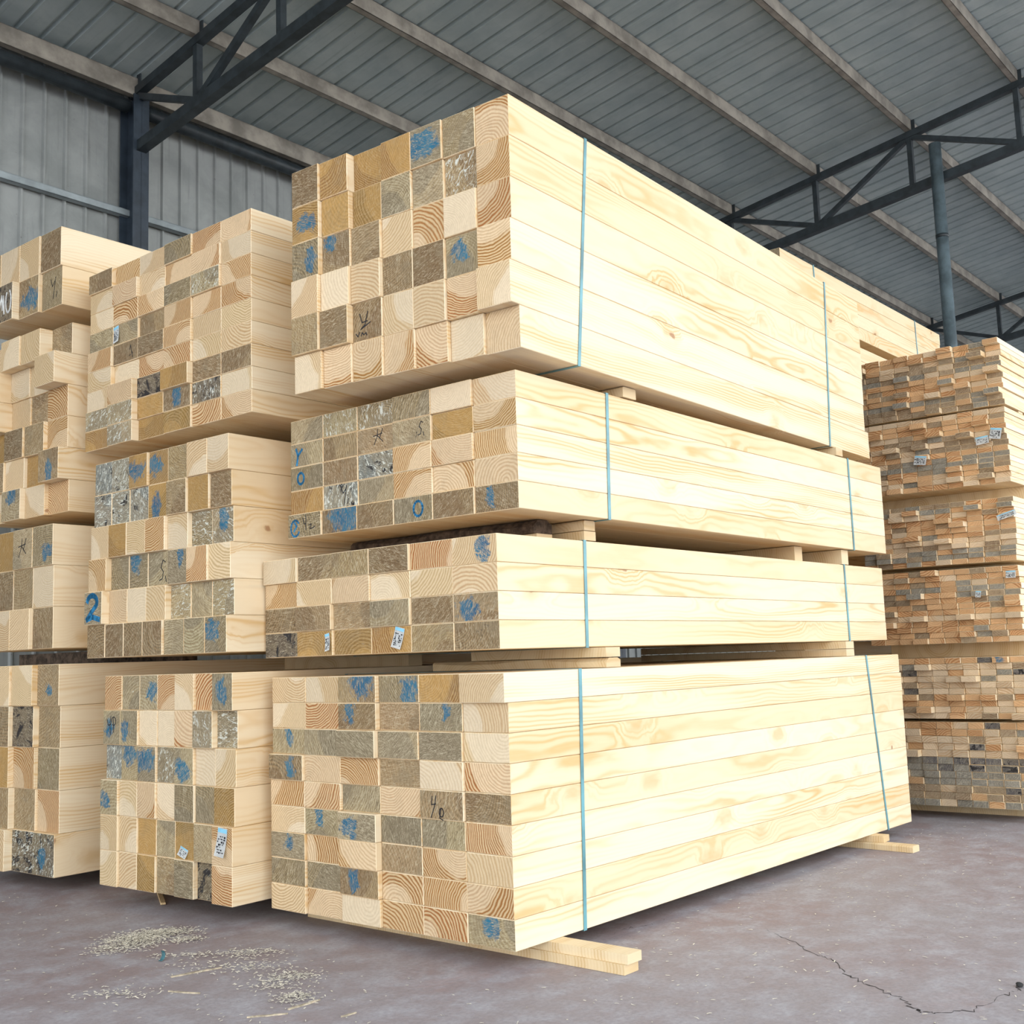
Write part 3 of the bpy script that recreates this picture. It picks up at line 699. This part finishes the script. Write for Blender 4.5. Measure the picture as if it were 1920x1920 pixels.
litter('sawdust_pile', 'pale heap of sawdust and shavings on the floor at lower left',
       [(-1.60, 4.88, .07, .075, 1100, .012), (-1.53, 4.99, .07, .05, 600, .009), (-1.48, 5.03, .05, .03, 150, .004), (-1.64, 4.74, .05, .04, 160, .004), (-1.38, 4.87, .045, .03, 170, .004)], 0, None)
litter('wood_shavings', 'thin pale wood chips scattered over the yard floor',
       [(-1.33, 4.61, .07, .025, 110, .004), (-1.07, 4.62, .07, .035, 220, .006), (-1.0, 4.40, .09, .05, 120, .003), (-.834, 4.25, .06, .04, 220, .006),
        (-.77, 4.0, .04, .04, 200, .008), (-.88, 4.15, .05, .03, 90, .003), (-1.40, 4.11, .08, .04, 110, .003), (-1.2, 4.45, .1, .06, 80, .002)],
       1900, ((-3.2, 3.2), (3.4, 7.5)))
def splinter(name, x0, y0, x1, y1, w, label, mat='splinter', h=.005):
    c = Vector(((x0+x1)/2, (y0+y1)/2, 0)); d = Vector((x1-x0, y1-y0, 0)); L = d.length; a = math.atan2(d.y, d.x)
    bm = bmesh.new(); n = 6; pv = None
    for k in range(n+1):
        s = k/n; ww = w*(.25+.75*math.sin(math.pi*min(1, s*.8+.15))); o_ = rr.uniform(-.15, .15)*w
        cur = [bm.verts.new((-L/2+s*L, o_+t_*ww/2, q)) for t_, q in ((-1, .0005), (1, .0005), (.6, h), (-.8, h*.8))]
        if pv:
            for i in range(4): bm.faces.new((pv[i], pv[(i+1) % 4], cur[(i+1) % 4], cur[i]))
        else: bm.faces.new(cur[::-1])
        pv = cur
    bm.faces.new(pv)
    o = link(name, bm, M[mat], None, Matrix.Translation(c) @ Matrix.Rotation(a, 4, 'Z'))
    return tag(o, label, 'splinter', 'splinters lying on the floor')
SPL = [(-1.28, 4.31, -1.126, 4.42, .016, 'longest forked pale splinter at lower left, below the sawdust heap'),
       (-1.234, 4.125, -1.114, 4.087, .009, 'short flat splinter below the longest forked splinter'),
       (-.772, 3.87, -.685, 3.966, .014, 'broad pale splinter at the bottom edge, left of centre'),
       (-.888, 3.80, -.763, 3.825, .009, 'thin curved splinter at the very bottom, left of centre'),
       (-.586, 3.774, -.544, 3.813, .008, 'small pale splinter right of the broad one at the bottom edge')]
for s in SPL: splinter('wood_splinter', *s)
bm = bmesh.new(); tt = .0015
for k in range(4):
    a0, a1 = k*.6, (k+1)*.6
    q = [bm.verts.new((math.sin(a)*.02, y, .003+(1-math.cos(a))*.02)) for a in (a0, a1) for y in (-.009, .009)]
    bm.faces.new((q[0], q[1], q[3], q[2]))
bmesh.ops.solidify(bm, geom=list(bm.faces), thickness=.001)
o = link('strap_scrap', bm, M['strap'], None, Matrix.Translation((-1.39, 4.54, 0)) @ Matrix.Rotation(1.1, 4, 'Z')); tag(o, 'small teal scrap of strap lying left of the long splinter', 'strap scrap')
bm = bmesh.new(); box(bm, -.26, .3, -.012, .012, 0, .010)
bmesh.ops.bevel(bm, geom=list(bm.edges), offset=.002, segments=1, affect='EDGES')
o = link('wood_stick', bm, M['bearer'], None, Matrix.Translation((-1.79, 5.84, .001)) @ Matrix.Rotation(math.atan2(.26, -.097), 4, 'Z')); tag(o, 'narrow pale stick poking out from under the middle stack', 'stick')
bm = bmesh.new(); bmesh.ops.create_icosphere(bm, subdivisions=2, radius=.012)
for v in bm.verts: v.co *= rr.uniform(.8, 1.15); v.co.z = max(v.co.z*.7, -.006)
o = link('dark_pebble', bm, M['stone'], None, Matrix.Translation((1.58, 3.867, .006))); tag(o, 'small black pebble on the floor near the lower right corner', 'pebble')

# ------------------------------------------------------------------ camera, light
cam = bpy.data.cameras.new('camera'); co = bpy.data.objects.new('camera', cam); COL.objects.link(co)
co.matrix_world = Matrix(((RV.x, UV.x, -FV.x, 0), (RV.y, UV.y, -FV.y, 0), (RV.z, UV.z, -FV.z, 1.1), (0, 0, 0, 1)))
cam.sensor_width = 36; cam.lens = CAMF/1920*36; cam.clip_end = 300
scene.camera = co
w = bpy.data.worlds.new('overcast_sky'); scene.world = w; w.use_nodes = True
nt = w.node_tree; bg = nt.nodes['Background']; bg.inputs[1].default_value = 1.0
tc = nt.nodes.new('ShaderNodeTexCoord'); sx = nt.nodes.new('ShaderNodeSeparateXYZ'); nt.links.new(tc.outputs['Generated'], sx.inputs[0])
rp = nt.nodes.new('ShaderNodeValToRGB'); nt.links.new(sx.outputs[2], rp.inputs[0]); nt.links.new(rp.outputs[0], bg.inputs[0])
e0, e1 = rp.color_ramp.elements; e0.position = .0; e0.color = (2.7, 2.75, 2.75, 1); e1.position = .75; e1.color = (1.25, 1.42, 1.6, 1)
def sun(name, frm, strength, ang, col):
    s = bpy.data.lights.new(name, 'SUN'); s.energy = strength; s.angle = math.radians(ang); s.color = col
    o = bpy.data.objects.new(name, s); COL.objects.link(o)
    o.rotation_euler = Vector(frm).to_track_quat('Z', 'Y').to_euler(); return o
sun('bright_cloud', (-GV*.86-GU*.30+Vector((0, 0, .52))), .3, 50, (1, .97, .92))
vs = scene.view_settings; vs.view_transform = 'Standard'; vs.look = 'None'; vs.gamma = 1; vs.use_curve_mapping = False
vs.exposure = .38
